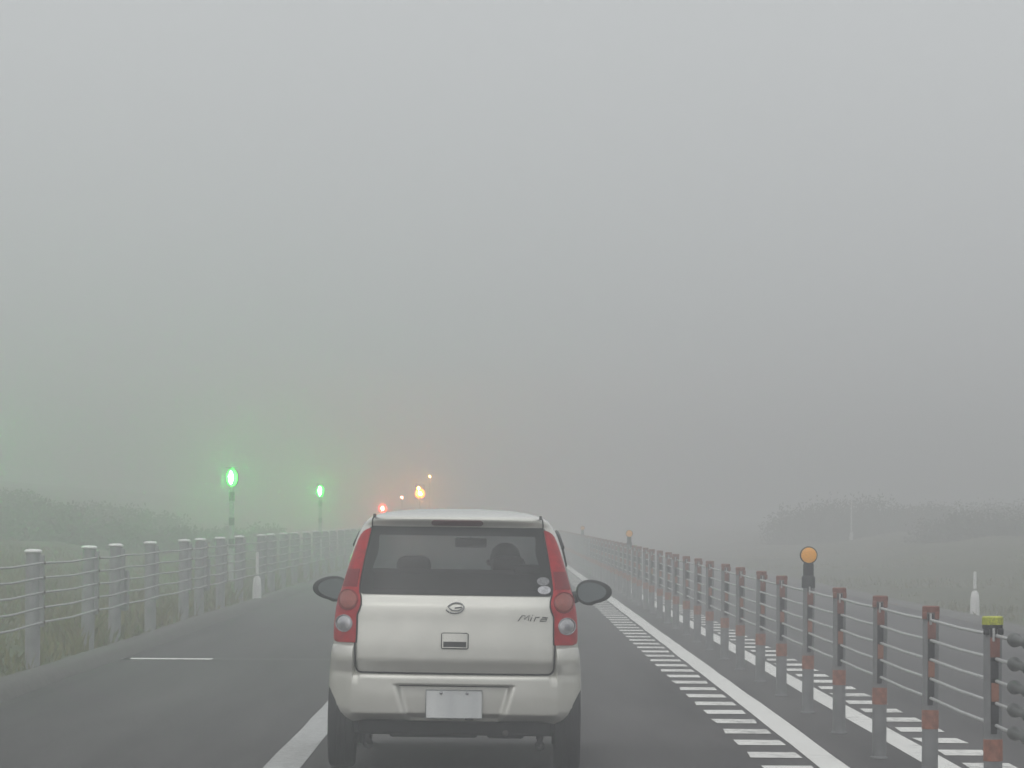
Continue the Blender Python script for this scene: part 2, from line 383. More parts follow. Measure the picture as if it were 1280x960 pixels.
# ------------------------------------------------------------------ guide lamps, beacons, markers
GREEN2 = emit('green_lens_glow', (.05, 1.0, .07), 11)
dark = mat('dark_band', (.07, .075, .07), .6); lightb = mat('pale_band', (.42, .43, .42), .6, var=.1)
def guide_lamp(x, y, gz, st, lab):
    GREEN = emit('green_lamp', (.07, 1.0, .12), st)
    g = empty('guide_lamp', (x, y, gz), lab, 'guide lamp', 'green guide lamps behind the left guard cable')
    MB().lathe([(.052, -.3), (.052, 1.99), (.0, 2.0)], 14).build('pole', lightb, g, auto=40)
    for z0, z1 in ((1.72, 1.90), (1.22, 1.38), (.75, .95)):
        MB().lathe([(.0525, z0), (.058, z0+.005), (.058, z1-.005), (.0525, z1)], 14).build('dark_band', dark, g, auto=40)
    # housing: an upright capsule, lens towards the traffic
    def capsule(rx, rz, y0, y1, zc, ex=0):
        b = MB(); n = 24
        k = 0; ringv = []
        for yy, s in ((y0, .92), (y0+.02 if y1 > y0 else y0-.02, 1.0), (y1, 1.0)):
            for j in range(n):
                t_ = 2*math.pi*j/n
                b.V.append(Vector((rx*s*math.cos(t_)+ex, yy, zc+rz*s*math.sin(t_))))
        for i in range(2):
            for j in range(n): b.F.append([i*n+j, i*n+(j+1) % n, (i+1)*n+(j+1) % n, (i+1)*n+j])
        b.F.append(list(range(n))); b.F.append([2*n+j for j in range(n)]); return b
    capsule(.135, .20, -.05, .12, 2.19).build('housing', dark, g, auto=35)
    capsule(.112, .175, -.060, -.052, 2.19).build('lens', GREEN2, g, auto=35)
    capsule(.042, .125, -.072, -.061, 2.19, -.018).build('lamp_core', GREEN, g, auto=35)
    MB().box((0, -.09, 2.39), (.24, .14, .012), .004).build('visor', dark, g)
guide_lamp(-5.52, 43.4, .07, 300, 'green guide lamp on the verge beside the white cross line of the lay-by')
guide_lamp(-5.52, 83.2, .07, 1300, 'brightest lit green guide lamp on a banded pole behind the white-capped guard cable')
guide_lamp(-5.52, 123.5, .07, 2400, 'smaller lit green guide lamp between the brightest green lamp and the car roof')
def beacon(name, x, y, H, col, st, rw, label, cat, double=False, grp=None):
    g = empty(name, (x, y, 0), label, cat, grp)
    MB().lathe([(.04, -.1), (.04, H-.12), (.0, H-.11)], 12).build('pole', lightb, g, auto=40)
    MB().box((0, .05, H), (rw*2.6, .10, rw*2.6+(.22 if double else 0)), .01).build('housing', dark, g)
    em = emit(name+'_light', col, st); ring = emit(name+'_lens_glow', (col[0], col[1]*.6, col[2]*.5), 34)
    MB().lathe([(.0, -.004), (rw*1.25, -.003), (rw*1.25, .0)], 20, 'Y', (0, -.002, H-(.08 if double else 0))).build('lens_surround', ring, g)
    MB().lathe([(.0, -.03), (rw*.3, -.025), (rw*.5, -.008), (rw*.5, -.004)], 20, 'Y', (0, -.001, H-(.08 if double else 0))).build('lens', em, g, auto=40)
    if double: MB().lathe([(.0, -.03), (rw*.2, -.025), (rw*.32, -.005), (rw*.32, .0)], 20, 'Y', (-.06, -.001, H+.16)).build('lens', em, g, auto=40)
beacon('warning_beacon', -3.62, 178, 2.60, (1.0, .32, .025), 4200, .165, 'amber warning beacon glowing above the roof of the car ahead', 'beacon', True)
beacon('warning_beacon', -4.72, 160, 1.83, (1.0, .05, .03), 5200, .125, 'red lamp glowing low beside the roof corner of the car ahead', 'lamp')
beacon('marker_lamp', -4.75, 192, 2.42, (1.0, .45, .35), 200, .06, 'faint pinkish lamp between the red lamp and the amber beacon', 'lamp')
beacon('marker_lamp', -3.60, 200, 3.50, (1.0, .85, .25), 420, .055, 'small pale yellow lamp high above the amber beacon', 'lamp')

def snow_marker(x, y, gz, H, label):
    g = empty('roadside_marker', (x, y, gz), label, 'marker post', 'white roadside markers in the fog')
    MB().lathe([(.076, -.1), (.072, .22), (.058, .33), (.03, .37)], 14).build('sleeve', WHITE, g, auto=40)
    MB().lathe([(.026, .40), (.026, H), (.0, H+.01)], 10).build('pole', WHITE, g, auto=40)
snow_marker(-4.08, 68, .115, .76, 'white marker with a fat foot and thin pole by the left guard cable')
snow_marker(7.33, 63.5, .03, .66, 'white marker with a fat foot beyond the oncoming lane')
snow_marker(13.2, 155, .7, 1.55, 'thin white pole rising out of the dark shrub beyond the oncoming lane')

# ------------------------------------------------------------------ vegetation
GRASS = mat('grass_blades', (.185, .165, .06), .8, var=.5, vscale=.8, col2=(.085, .105, .03), detail=6)
def grass(name, n, xr, yr, hfun, hmin, hmax):
    V = np.zeros((n*4, 3)); F = []
    x = rng.uniform(xr[0], xr[1], n); y = yr[0]+(yr[1]-yr[0])*rng.random(n)**1.5
    cl = .5+.5*np.sin(x*2.1+y*.9)*np.sin(y*.37-x*1.7)
    h = (hmin+(hmax-hmin)*rng.random(n)**2)*(.45+.8*cl)
    h *= np.clip(1.25-(np.abs(x)-5.0)/8.0, .25, 1.0)
    a = rng.uniform(0, 2*math.pi, n); wd = rng.uniform(.006, .014, n)*(1+y/120); ln = h*rng.uniform(.1, .7, n); b = rng.uniform(0, 2*math.pi, n)
    z = np.array([hfun(v) for v in x])-.03
    dx, dy = np.cos(a)*wd, np.sin(a)*wd; tx, ty = np.cos(b)*ln, np.sin(b)*ln
    V[0::4] = np.c_[x-dx, y-dy, z]; V[1::4] = np.c_[x+dx, y+dy, z]
    V[2::4] = np.c_[x+dx*.6+tx*.4, y+dy*.6+ty*.4, z+h*.65]; V[3::4] = np.c_[x+tx, y+ty, z+h]
    for i in range(n): k = 4*i; F += [(k, k+1, k+2), (k, k+2, k+3)]
    o = link(name, mesh(name, V, F, GRASS)); tag(o, kind='stuff'); return o
tag(grass('grass', 90000, (-14.5, -4.28), (26, 130), hl, .06, .30), 'rough olive grass growing on the verge behind the left guard cable', 'grass')
tag(grass('grass', 16000, (7.2, 15), (50, 150), hr, .04, .16), 'rough grass on the verge beyond the oncoming lane', 'grass')

LEAF = mat('shrub_leaves', (.055, .068, .026), .7, var=.4, vscale=3, col2=(.035, .05, .018))
BARK = mat('bark', (.07, .055, .04), .9, var=.3, vscale=20)
def shrub(x, y, gz, rx, ry, h, n, label, cat='shrub', grp='shrubs in the fog', seed=1):
    r = np.random.default_rng(seed); g = empty('shrub', (x, y, gz), label, cat, grp)
    nc = 26; cen = []
    while len(cen) < nc:
        p = r.uniform(-1, 1, 3); p[2] = abs(p[2])
        if np.dot(p, p) < 1: cen.append((p[0]*rx*.85, p[1]*ry*.85, .15*h+p[2]*h*.75))
    V = []; F = []
    for i in range(n):
        c = cen[r.integers(nc)]; d = r.normal(size=3); d /= np.linalg.norm(d); q = r.random()**.5
        rr = rx*r.uniform(.16, .3)
        P = Vector((c[0]+d[0]*q*rr, c[1]+d[1]*q*rr, max(.02, c[2]+d[2]*q*rr*.8)))
        a = Vector(r.normal(size=3)).normalized(); b = a.orthogonal().normalized(); s = r.uniform(.04, .085); k = len(V)
        V += [P-a*s, P+b*s*.55, P+a*s, P-b*s*.55]; F.append([k, k+1, k+2, k+3])
    link('crown', mesh('crown', V, F, LEAF), None, g)
    b = MB()
    for c in cen[:14]:
        m_ = Vector((c[0]*.35, c[1]*.35, c[2]*.5)); b.tube([(c[0]*.05, c[1]*.05, -.15), m_, c], [.05, .03, .008], 6)
    b.build('trunk', BARK, g)
shrub(13.6, 158, .55, 4.2, 3.2, 1.4, 20000, 'broad dark shrub dim in fog, around the thin white pole', seed=3)
for i, (x, y, h) in enumerate([(17.5, 166, .95), (15.2, 128, .65), (20.5, 172, .9)]):
    shrub(x, y, hr(x)-.15, 3.4, 2.8, h, 9000, 'low shrub lost in fog on the bank beyond the oncoming lane', seed=40+i)
for i, (x, y, q, h) in enumerate([(-11.6, 107, 2.4, .95), (-13.9, 117, 2.9, 1.0), (-9.6, 112, 2.0, 1.0), (-11.4, 124, 2.5, 1.05), (-16.2, 130, 3.2, 1.0),
                                  (-13.6, 139, 3.1, 1.1), (-9.2, 128, 2.1, 1.0), (-8.6, 140, 2.2, 1.1)]):
    shrub(x, y, hl(x)-.2, q, q*.9, h*.75, int(3600*q), 'dim scrubby bush on the grassy left bank behind the guard cable', grp='bushes on the left bank', seed=60+i)

# ------------------------------------------------------------------ the car ahead
CARX, CARY = -0.281, 23.70
PAINT = mat('champagne_paint', (.64, .628, .575), .32, .36, coat=.8, var=.05, vscale=5)
BLK = mat('car_black_plastic', (.02, .021, .022), .5, var=.2, vscale=30)
UNDER = mat('underbody', (.012, .012, .013), .8, var=.3, vscale=12)
RUB = mat('tyre_rubber', (.016, .016, .017), .75, var=.25, vscale=20)
INT = mat('interior_fabric', (.022, .022, .024), .9)
SEAM = mat('panel_gap', (.006, .006, .006), .8)
CHROME = mat('chrome', (.55, .56, .57), .15, 1.0)
DGL = glass('tinted_glass', (.22, .235, .245)); CGL = glass('windscreen_glass', (.74, .77, .76))
RED = mat('red_lens', (.36, .006, .013), .35, coat=.0, spec=.18, var=.22, vscale=22)
RED2 = mat('dark_red_lens', (.20, .006, .013), .35, coat=.0, spec=.18, var=.15, vscale=30)
AMB = mat('dull_amber_lens', (.24, .035, .022), .35, coat=.1, var=.2, vscale=60)
CLR = mat('clear_lens', (.38, .375, .39), .15, .35, coat=.7, var=.35, vscale=45)

fw = pchip([.20, .30, .377, .50, .563, .698, .834, .90, .969, 1.05, 1.138, 1.308, 1.392, 1.43, 1.46, 1.485, 1.505, 1.518, 1.5255],
           [.715, .725, .733, .733, .730, .720, .712, .706, .698, .676, .652, .610, .578, .556, .528, .478, .395, .29, .12])
fr = pchip([.20, .30, .42, .52, .565, .60, .648, .70, .86, .955, 1.012, 1.03, 1.20, 1.417, 1.43, 1.462, 1.474, 1.485, 1.50, 1.515, 1.5255],
           [.09, .055, .05, .055, .058, .045, .026, .028, .050, .066, .108, .116, .185, .275, .262, .232, .245, .31, .50, .80, 1.05])
ff = pchip([.20, .30, .45, .60, .75, .85, .93, .99, 1.03, 1.20, 1.40, 1.46, 1.485, 1.505, 1.518, 1.5255],
           [3.30, 3.38, 3.395, 3.38, 3.32, 3.18, 2.90, 2.62, 2.50, 2.22, 1.92, 1.80, 1.68, 1.52, 1.38, 1.2])
NEXP = 3.3
def DD(z): return .30 if z < 1.47 else max(.05, .30*(1-(z-1.47)/.0555*.8))
CROWN = .03
def surf(t, z, ins=0.0):
    W = fw(z)-ins; yr = fr(z)+ins; D = DD(z); s = 1 if t >= 0 else -1; a_ = min(abs(t), 1.0); ph = a_*math.pi/2
    a = math.sin(ph)**(2/NEXP); dp = 1-max(0.0, math.cos(ph))**(2/NEXP)
    y = yr+CROWN*a*a+D*dp
    if abs(t) > 1: y += (abs(t)-1)*1.0
    return Vector((s*a*W, y, z))
def t_of(x, z):
    a = min(1.0, abs(x)/fw(z)); return (1 if x >= 0 else -1)*math.asin(a**(NEXP/2))/(math.pi/2)
def nrm(t, z):
    e = 1e-3
    if abs(t) < 2e-3: t = 2e-3
    a = surf(t+e, z)-surf(t-e, z); b = surf(t, z+e)-surf(t, z-e); n = a.cross(b)
    if n.length < 1e-9: return Vector((0, -1, 0))
    n.normalize()
    p = surf(t, z); c = Vector((p.x, p.y-1.5, p.z-.75))
    return n if n.dot(Vector((p.x, p.y-1.3, .0))) > 0 else -n
def on(x, z, off=0.0):
    t = t_of(x, z); return surf(t, z)+nrm(t, z)*off
car = empty('hatchback_car', (CARX, CARY, 0), 'champagne beige five-door hatchback driving ahead in the lane, seen from behind', 'car')
car.rotation_euler = (0, rad(.45), rad(-.45))

def shell(name, m, ins, zs, holes, arches=True):
    NR = 120; V = []; F = []; cols = 0; rows = []
    ts = [-1+2*i/NR for i in range(NR+1)]
    for z in zs:
        ring = [surf(t, z, ins) for t in ts]
        W = fw(z)-ins; yf = ff(z)-ins; Df = .42 if z < .9 else .30
        Df = min(Df, max(.03, (yf-ring[-1].y)*.6)); nf = 2.6
        ns = 46; fr_ = []
        for i in range(1, ns):
            u = i/ns; fr_.append(Vector((W, ring[-1].y+(yf-Df-ring[-1].y)*u, z)))
        front = []
        for i in range(0, 61):
            ph = (1-2*i/60)*math.pi/2; s = 1 if ph >= 0 else -1
            a = abs(math.sin(ph))**(2/nf); front.append(Vector((s*a*W, yf-Df*(1-max(0, math.cos(ph))**(2/nf)), z)))
        left = [Vector((-v.x, v.y, v.z)) for v in fr_[::-1]]
        full = ring+fr_+front+left; cols = len(full); V += full
    for j in range(len(zs)-1):
        for i in range(cols):
            q = [j*cols+i, j*cols+(i+1) % cols, (j+1)*cols+(i+1) % cols, (j+1)*cols+i]
            c = (V[q[0]]+V[q[1]]+V[q[2]]+V[q[3]])/4
            if holes and hole(c): continue
            if arches and any((c.y-ay)**2+(c.z-.27)**2 < .30**2 for ay in (.42, 2.86)) and abs(c.x) > .55: continue
            F.append(q)
    F.append([(len(zs)-1)*cols+i for i in range(cols)])
    return link(name, mesh(name, V, F, m, True), None, car)
def hole(c):
    z = c.z; W = fw(z)
    if z < .553 and c.y < .42: return True      # the bumper stands here
    if c.y < .6 and 1.035 < z < 1.405 and abs(c.x) < .53-(z-1.03)*.10: return True
    if c.y > ff(z)-.28 and 1.04 < z < 1.405 and abs(c.x) < W*.93 and c.y > 1.5: return True
    if abs(c.x) > W-.045 and 1.0 < z < 1.375 and (.72 < c.y < 1.32 or 1.40 < c.y < ff(z)-.38): return True
    return False
zs = list(np.arange(.24, 1.44, .0125))+[1.44, 1.45, 1.46, 1.467, 1.474, 1.48, 1.485, 1.49, 1.495, 1.50, 1.505, 1.51, 1.514, 1.518, 1.521, 1.5235, 1.5255]
shell('body', PAINT, 0.0, zs, True)
shell('interior_lining', INT, .045, [z for z in np.arange(.30, 1.45, .0125)], True, False)

def patch(name, zsf, xlf, xrf, off, m, parent=car, nc=30, skirt=.015, dome=0.0, smooth=True):
    V = []; F = []; nr = len(zsf)
    for z in zsf:
        a, b = xlf(z), xrf(z)
        for i in range(nc+1):
            u = i/nc; x = a+(b-a)*u
            V.append(on(x, z, off+dome*(1-(2*u-1)**4)))
    n = nc+1
    for j in range(nr-1):
        for i in range(nc): F.append([j*n+i, j*n+i+1, (j+1)*n+i+1, (j+1)*n+i])
    if skirt:
        bd = [i for i in range(n)]+[j*n+nc for j in range(1, nr)]+[(nr-1)*n+i for i in range(nc-1, -1, -1)]+[j*n for j in range(nr-2, 0, -1)]
        k = len(V)
        for q in bd:
            z = V[q].z; t = t_of(V[q].x, z); V.append(V[q]-nrm(t, z)*skirt)
        for i in range(len(bd)): F.append([bd[i], bd[(i+1) % len(bd)], k+(i+1) % len(bd), k+i])
    me = mesh(name, V, F, m, False)
    for p in me.polygons: p.use_smooth = smooth
    me.set_sharp_from_angle(angle=rad(40))
    return link(name, me, None, parent)
def lin(z0, x0, z1, x1): return lambda z: x0+(x1-x0)*(z-z0)/(z1-z0)
# rear window: the black edge band, then the pane
hwG = pchip([1.020, 1.032, 1.06, 1.40, 1.412, 1.418], [.545, .559, .561, .514, .506, .488])
zz = [1.020, 1.024, 1.03, 1.04]+list(np.linspace(1.06, 1.395, 20))+[1.402, 1.408, 1.414, 1.418]
win = patch('rear_window', zz, lambda z: -hwG(z), hwG, .006, DGL, nc=40, skirt=0)
def band():
    V = []; F = []
    def grid(zs, a, b, nc):
        k = len(V)
        for z in zs:
            for i in range(nc+1): V.append(on(a(z)+(b(z)-a(z))*i/nc, z, .002))
        for j in range(len(zs)-1):
            for i in range(nc): q = k+j*(nc+1)+i; F.append([q, q+1, q+nc+2, q+nc+1])
    h = lambda z: hwG(z)-.001
    lo = [1.021, 1.026, 1.035, 1.05]; hi = [1.366, 1.38, 1.395, 1.405, 1.417]; mid = list(np.linspace(1.05, 1.366, 18))
    grid(lo, lambda z: -h(z), h, 40); grid(hi, lambda z: -h(z), h, 40)
    inn = lambda z: h(z)-.075-.008*math.sin(z*31)
    grid(mid, lambda z: -h(z), lambda z: -inn(z), 6); grid(mid, inn, h, 6)
    return link('edge_band', mesh('edge_band', V, F, mat('ceramic_black', (.018, .018, .02), .35), True), None, win)
band()
# two round stickers inside the pane
def disc(name, x, z, rx, rz, off, m, parent, dome=0.0, n=28, rings=5, skirt=0.0):
    V = [on(x, z, off+dome)]; F = []
    for r in range(1, rings+1):
        s = r/rings
        for j in range(n):
            t_ = 2*math.pi*j/n; V.append(on(x+rx*s*math.cos(t_), z+rz*s*math.sin(t_), off+dome*(1-s*s)))
    for j in range(n): F.append([0, 1+(j+1) % n, 1+j])
    for r in range(rings-1):
        for j in range(n): F.append([1+r*n+j, 1+r*n+(j+1) % n, 1+(r+1)*n+(j+1) % n, 1+(r+1)*n+j])
    if skirt:
        k = len(V); b0 = 1+(rings-1)*n
        for j in range(n):
            p = V[b0+j]; V.append(p-nrm(t_of(p.x, p.z), p.z)*skirt)
        for j in range(n): F.append([b0+j, b0+(j+1) % n, k+(j+1) % n, k+j])
    return link(name, mesh(name, V, F, m, True), None, parent)
STK = mat('sticker', (.46, .46, .48), .5, var=.25, vscale=40); STK2 = mat('faded_sticker', (.22, .22, .23), .5, var=.4, vscale=60)
disc('sticker', .505, 1.105, .036, .024, .0075, STK2, win); disc('sticker', .512, 1.055, .038, .024, .0075, STK, win)

# tail lamps
zl = [.738, .745, .76, .80, .835, .87, .90, .93, .96, .99, 1.01, 1.03, 1.06, 1.11, 1.16, 1.22, 1.28, 1.33, 1.36, 1.38, 1.392, 1.399]
xin = pchip([.738, .75, .84, .895, .93, .965, 1.0, 1.03, 1.06, 1.14, 1.26, 1.399], [.577, .5755, .574, .574, .561, .552, .555, .563, .564, .553, .532, .503])
xout = pchip([.738, .745, .76, .80, .90, .97, 1.07, 1.17, 1.307, 1.36, 1.38, 1.392, 1.399], [.682, .697, .704, .705, .699, .689, .660, .632, .589, .566, .550, .530, .508])
for s in (-1, 1):
    lo = (lambda z: xin(z)) if s > 0 else (lambda z: -min(xout(z), fw(z)-.0015))
    hi = (lambda z: min(xout(z), fw(z)-.0015)) if s > 0 else (lambda z: -xin(z))
    tl = patch('tail_lamp', zl, lo, hi, .009, RED, nc=14, skirt=.02, dome=.006)
    disc('indicator_lens', s*.622, .981, .053, .055, .0165, AMB, tl, dome=.002, skirt=.008)
    disc('reverse_lens', s*.640, .846, .043, .045, .0165, CLR, tl, dome=.010, skirt=.01)
    disc('reverse_bulb', s*.640, .842, .016, .017, .0255, mat('bulb_grey', (.22, .22, .24), .3), tl, dome=.004)
    P = [on(s*(.640+.046*math.cos(q)), .846+.048*math.sin(q), .0165) for q in np.linspace(0, 2*math.pi, 33)]
    MB().tube(P, .0035, 6, False).build('lens_rim', CLR, tl, smooth=True)
    P = [on(s*(.622+.055*math.cos(q)), .981+.057*math.sin(q), .0165) for q in np.linspace(0, 2*math.pi, 33)]
    MB().tube(P, .003, 6, False).build('lens_rim', RED2, tl, smooth=True)
    zu = [1.055, 1.07, 1.10, 1.13, 1.15, 1.158]
    patch('dark_lens', zu, lambda z, s=s: (xin(z)+.008 if s > 0 else -min(xout(z), fw(z))+.010), lambda z, s=s: (min(xout(z), fw(z))-.010 if s > 0 else -xin(z)-.008), .0165, RED2, tl, nc=8, skirt=.005)
    # body-coloured strip between glass and lamp reads as a gap line
    MB().tube([on(s*(xin(z)-.003), z, .004) for z in zl], .0042, 6).build('panel_gap', SEAM, car, smooth=True)
    MB().tube([on(s*xx, zx, .004) for xx, zx in ((.500, 1.405), (.500, 1.43), (.498, 1.455), (.494, 1.468))], .0035, 6).build('panel_gap', SEAM, car, smooth=True)
    MB().box((s*.487, .335, 1.478), (.016, .09, .022), .004).build('roof_trim', mat('grey_trim', (.11, .11, .11), .6), car)

# high stop lamp in the spoiler
hs_z = [1.428, 1.431, 1.436, 1.442, 1.448, 1.453, 1.456]
def hsw(z): q = (z-1.442)/.0145; return .128+.024*math.sqrt(max(0, 1-q*q))
patch('high_stop_lamp', hs_z, lambda z: -hsw(z), hsw, .005, mat('stop_lens', (.10, .022, .03), .25, coat=.5, var=.2, vscale=50), nc=24, skirt=.02)

# tailgate seam
xg = []
for q in np.linspace(0, 1, 22):
    xg.append((.578+(.574-.578)*q, .738-(.738-.615)*q))
for q in np.linspace(0, math.pi/2, 10)[1:]:
    xg.append((.534+.040*math.cos(q), .615-.046*math.sin(q)))
seam = [(x, z) for x, z in xg]+[(x, .569-0.0) for x in np.linspace(.50, 0, 12)]
sm = MB(); pts = [on(x, z, .010) for x, z in seam]; pts = pts+[Vector((-p.x, p.y, p.z)) for p in pts[::-1][1:]]
sm.tube(pts, .0052, 6); sm.build('tailgate_gap', SEAM, car, smooth=True)

# bumper
def ztop(ax):
    q = min(1, max(0, (ax-.580)/.016)); q = q*q*(3-2*q)
    return .563+(.728-.563)*q
def sst(a, b, x): q = min(1, max(0, (x-a)/(b-a))); return q*q*(3-2*q)
def bumper():
    tcols = []
    xs = list(np.linspace(0, .50, 52))+list(np.linspace(.505, .575, 10))+list(np.linspace(.579, .60, 22))+list(np.linspace(.606, .70, 18))
    tcols = [t_of(x, .55) for x in xs]; t0 = tcols[-1]
    tcols += list(np.linspace(t0, 1.0, 10))[1:]+[1.03, 1.06, 1.09, 1.12]
    tcols = [-t for t in tcols[::-1][:-1]]+tcols
    vv = [0, .05, .10, .16, .20]+list(np.linspace(.23, .90, 34))+[.925, .945, .96, .972, .984, .993, 1.0]
    V = []; F = []; n = len(tcols)
    for v in vv:
        for t in tcols:
            ax = abs(surf(t, .55).x) if abs(t) < 1 else .735
            zt = ztop(ax); z0 = .262+.010*sst(.3, .7, ax); z = z0+(zt-z0)*v
            p = surf(t, z); nn = nrm(t, z)
            top = math.sqrt(max(0, 1-max(0, 1-(zt-z)/.030)**2)) if ax < .55 else math.sqrt(max(0, 1-max(0, 1-(zt-z)/.075)**2))
            off = -.004+(.034-.022*sst(.58, .68, ax))*top
            if z < .335: off -= (.11-.07*sst(.52, .66, ax))*((.335-z)/.075)**1.0
            # recess for the number plate, open towards the lower lip
            hw = .295+(.352-.295)*(z-.29)/.21
            rx = 1-sst(hw-.045, hw, ax); rz = sst(.274, .300, z)*(1-sst(.497, .503, z))
            off -= .040*rx*rz
            V.append(p+nn*off)
    for j in range(len(vv)-1):
        for i in range(n-1): F.append([j*n+i, j*n+i+1, (j+1)*n+i+1, (j+1)*n+i])
    me = mesh('rear_bumper', V, F, PAINT, True)
    return link('rear_bumper', me, None, car)
bumper_o = bumper()
MB().tube([on(x, .4985, -.005) for x in np.linspace(-.335, .335, 9)], .006, 6).build('recess_shadow', SEAM, bumper_o, smooth=True)  # dark line drawn in for the shadow under the recess's top edge

# number plate (left blank: its characters cannot be read in the photograph)
PL = mat('plate_white', (.76, .77, .76), .4, var=.3, vscale=7, col2=(.56, .575, .58), detail=1, stretch=(1, 1, .04))
plate = MB().box((0, .054, .392), (.33, .004, .165), .001).build('number_plate', PL, car, loc=(0, -.006, 0))
plate.rotation_euler = (0, 0, 0)
MB().tube([(-.163, .0505, .311), (.163, .0505, .311), (.163, .0505, .473), (-.163, .0505, .473), (-.163, .0505, .311)], .003, 6).build('plate_rim', mat('plate_rim_grey', (.35, .36, .36), .5), plate, smooth=True)
for sx_ in (-.075, .075): MB().lathe([(.0, .045), (.008, .046), (.010, .050), (.010, .054)], 10, 'Y', (sx_, 0, .455)).build('plate_bolt', CHROME, plate, auto=40)
MB().box((.09, .050, .306), (.05, .01, .012), .003).build('plate_lamp', BLK, plate)

# handle
hd = patch('tailgate_handle', [.716, .722, .735, .75, .765, .78, .793, .799], lambda z: -.076, lambda z: .076, .004, PAINT, nc=12, skirt=.01, dome=.010)
patch('grip', [.722, .73, .74, .752], lambda z: -.066, lambda z: .066, .0145, BLK, hd, nc=10, skirt=.01)
P = [on(x, z, .004) for x, z in ((-.077, .718), (-.077, .797), (-.070, .802), (.070, .802), (.077, .797), (.077, .718), (.07, .713), (-.07, .713), (-.077, .718))]
MB().tube(P, .003, 6).build('handle_gap', SEAM, hd, smooth=True)
# emblem: a slanted oval with a stylised letter in it
def stroke(pts, name, m, parent, r, off=.006):
    MB().tube([on(x, z, off) for x, z in pts], r, 6).build(name, m, parent, smooth=True)
EMB = mat('emblem_chrome', (.30, .31, .31), .25, .9)
em = empty('emblem', parent=None) if False else None
eo = MB()
def arc(cx, cz, rx, rz, a0, a1, n=26, sh=.22): return [(cx+rx*math.cos(rad(a))+sh*rz*math.sin(rad(a)), cz+rz*math.sin(rad(a))) for a in np.linspace(a0, a1, n)]
cz0 = .946
eo.tube([on(x, z, .006) for x, z in arc(.002, cz0, .047, .029, -128, 158)], .0042, 6)
eo.tube([on(x, z, .006) for x, z in ((-.045, cz0+.012), (-.030, cz0-.004), (-.020, cz0-.012), (.014, cz0-.014), (.030, cz0-.008), (.040, cz0+.004), (.036, cz0+.007), (-.004, cz0+.001))], .0036, 6)
eo.tube([on(x, z, .006) for x, z in ((-.054, cz0-.008), (-.044, cz0-.017), (-.036, cz0-.024))], .0042, 6)
eo.build('emblem', EMB, car, smooth=True)
# model lettering
lt = MB(); sl_ = .35
def L_(pts, x0, z0=.878, k=.036):
    lt.tube([on(x0+(px+sl_*pz)*k, z0+pz*k, .004) for px, pz in pts], .0025, 6)
L_([(0, 0), (.25, .85), (.75, .95), (.85, .3), (1.45, .95), (1.55, .1)], .366)
L_([(0, 0), (.0, .62)], .436); L_([(.02, .86), (.03, .98)], .436)
L_([(0, 0), (.0, .62), (.15, .62), (.62, .64)], .458)
L_([(.78, .55), (.1, .62)], .492); L_([(.95, .34), (.05, .34), (-.05, .02), (.95, .02), (.98, .6), (.2, .64)], .492)
lt.build('model_lettering', mat('letter_grey', (.10, .10, .10), .35, .6), car, smooth=True)

# mirrors
for s in (-1, 1):
    mo = empty('door_mirror'); mo.parent = car; mo.location = (s*.835, 2.28, 1.015)
    b = MB(); n = 26
    prof = [(-.05, .90), (-.045, 1.0), (.0, 1.03), (.06, .9), (.10, .6), (.115, .25)]
    def outl(q, k):   # rounded teardrop, blunt inner end
        c, sn = math.cos(q), math.sin(q)
        x = .112*c; z = .074*math.copysign(abs(sn)**.85, sn)*(1-.18*c)
        if c < 0 and sn < 0: z *= 1.12
        return s*x*k, z*k
    for yy, k in prof:
        for j in range(n):
            x, z = outl(2*math.pi*j/n, k); b.V.append(Vector((x, yy, z)))
    for i in range(len(prof)-1):
        for j in range(n): b.F.append([i*n+j, i*n+(j+1) % n, (i+1)*n+(j+1) % n, (i+1)*n+j])
    b.F.append(list(range(n))); b.F.append([(len(prof)-1)*n+j for j in range(n)])
    b.build('mirror_housing', BLK, mo, auto=50)
    g = MB(); k0 = [Vector((outl(2*math.pi*j/n, .80)[0]-s*.012, -.0535, outl(2*math.pi*j/n, .80)[1])) for j in range(n)]
    g.V = k0; g.F = [list(range(n))]
    g.build('mirror_glass', mat('mirror_glass', (.30, .34, .34), .06, 1.0), mo)
    MB().tube([(-s*.10, .03, -.03), (-s*.20, .06, -.06)], [.035, .05], 10).build('mirror_arm', BLK, mo, auto=50)

# side and front glass
def side_patch(name, s, y0, y1, m):
    V = []; F = []; zs_ = np.linspace(.99, 1.385, 14); ny = 14
    for z in zs_:
        W = fw(z)+.004
        for i in range(ny+1): 
            yy1 = min(y1, ff(z)-.30); V.append((s*W, y0+(yy1-y0)*i/ny, z))
    for j in range(13):
        for i in range(ny): q = j*(ny+1)+i; F.append([q, q+1, q+ny+2, q+ny+1])
    return link(name, mesh(name, V, F, m, True), None, car)
for s in (-1, 1):
    side_patch('side_window', s, .70, 1.34, DGL); side_patch('side_window', s, 1.385, 2.6, CGL)
    P = [(s*(fw(z)+.008), yy, z) for yy, z in ((.78, 1.30), (.95, 1.375), (1.35, 1.392), (1.7, 1.39), (2.0, 1.30), (2.2, 1.18))]
    MB().tube(P, .014, 6).build('window_visor', BLK, car, smooth=True)
    # wheel arch lips
    for ay in (.42, 2.86):
        P = []
        for q in np.linspace(-5, 120 if ay < 1 else 185, 26):
            z = .27+.302*math.sin(rad(q)); P.append((s*(fw(max(.24, z))-.010), ay+.302*math.cos(rad(q)), z))
        MB().tube(P, .007, 6).build('wheel_arch', PAINT, car, smooth=True)
V = []; F = []; zs_ = np.linspace(1.02, 1.42, 16)
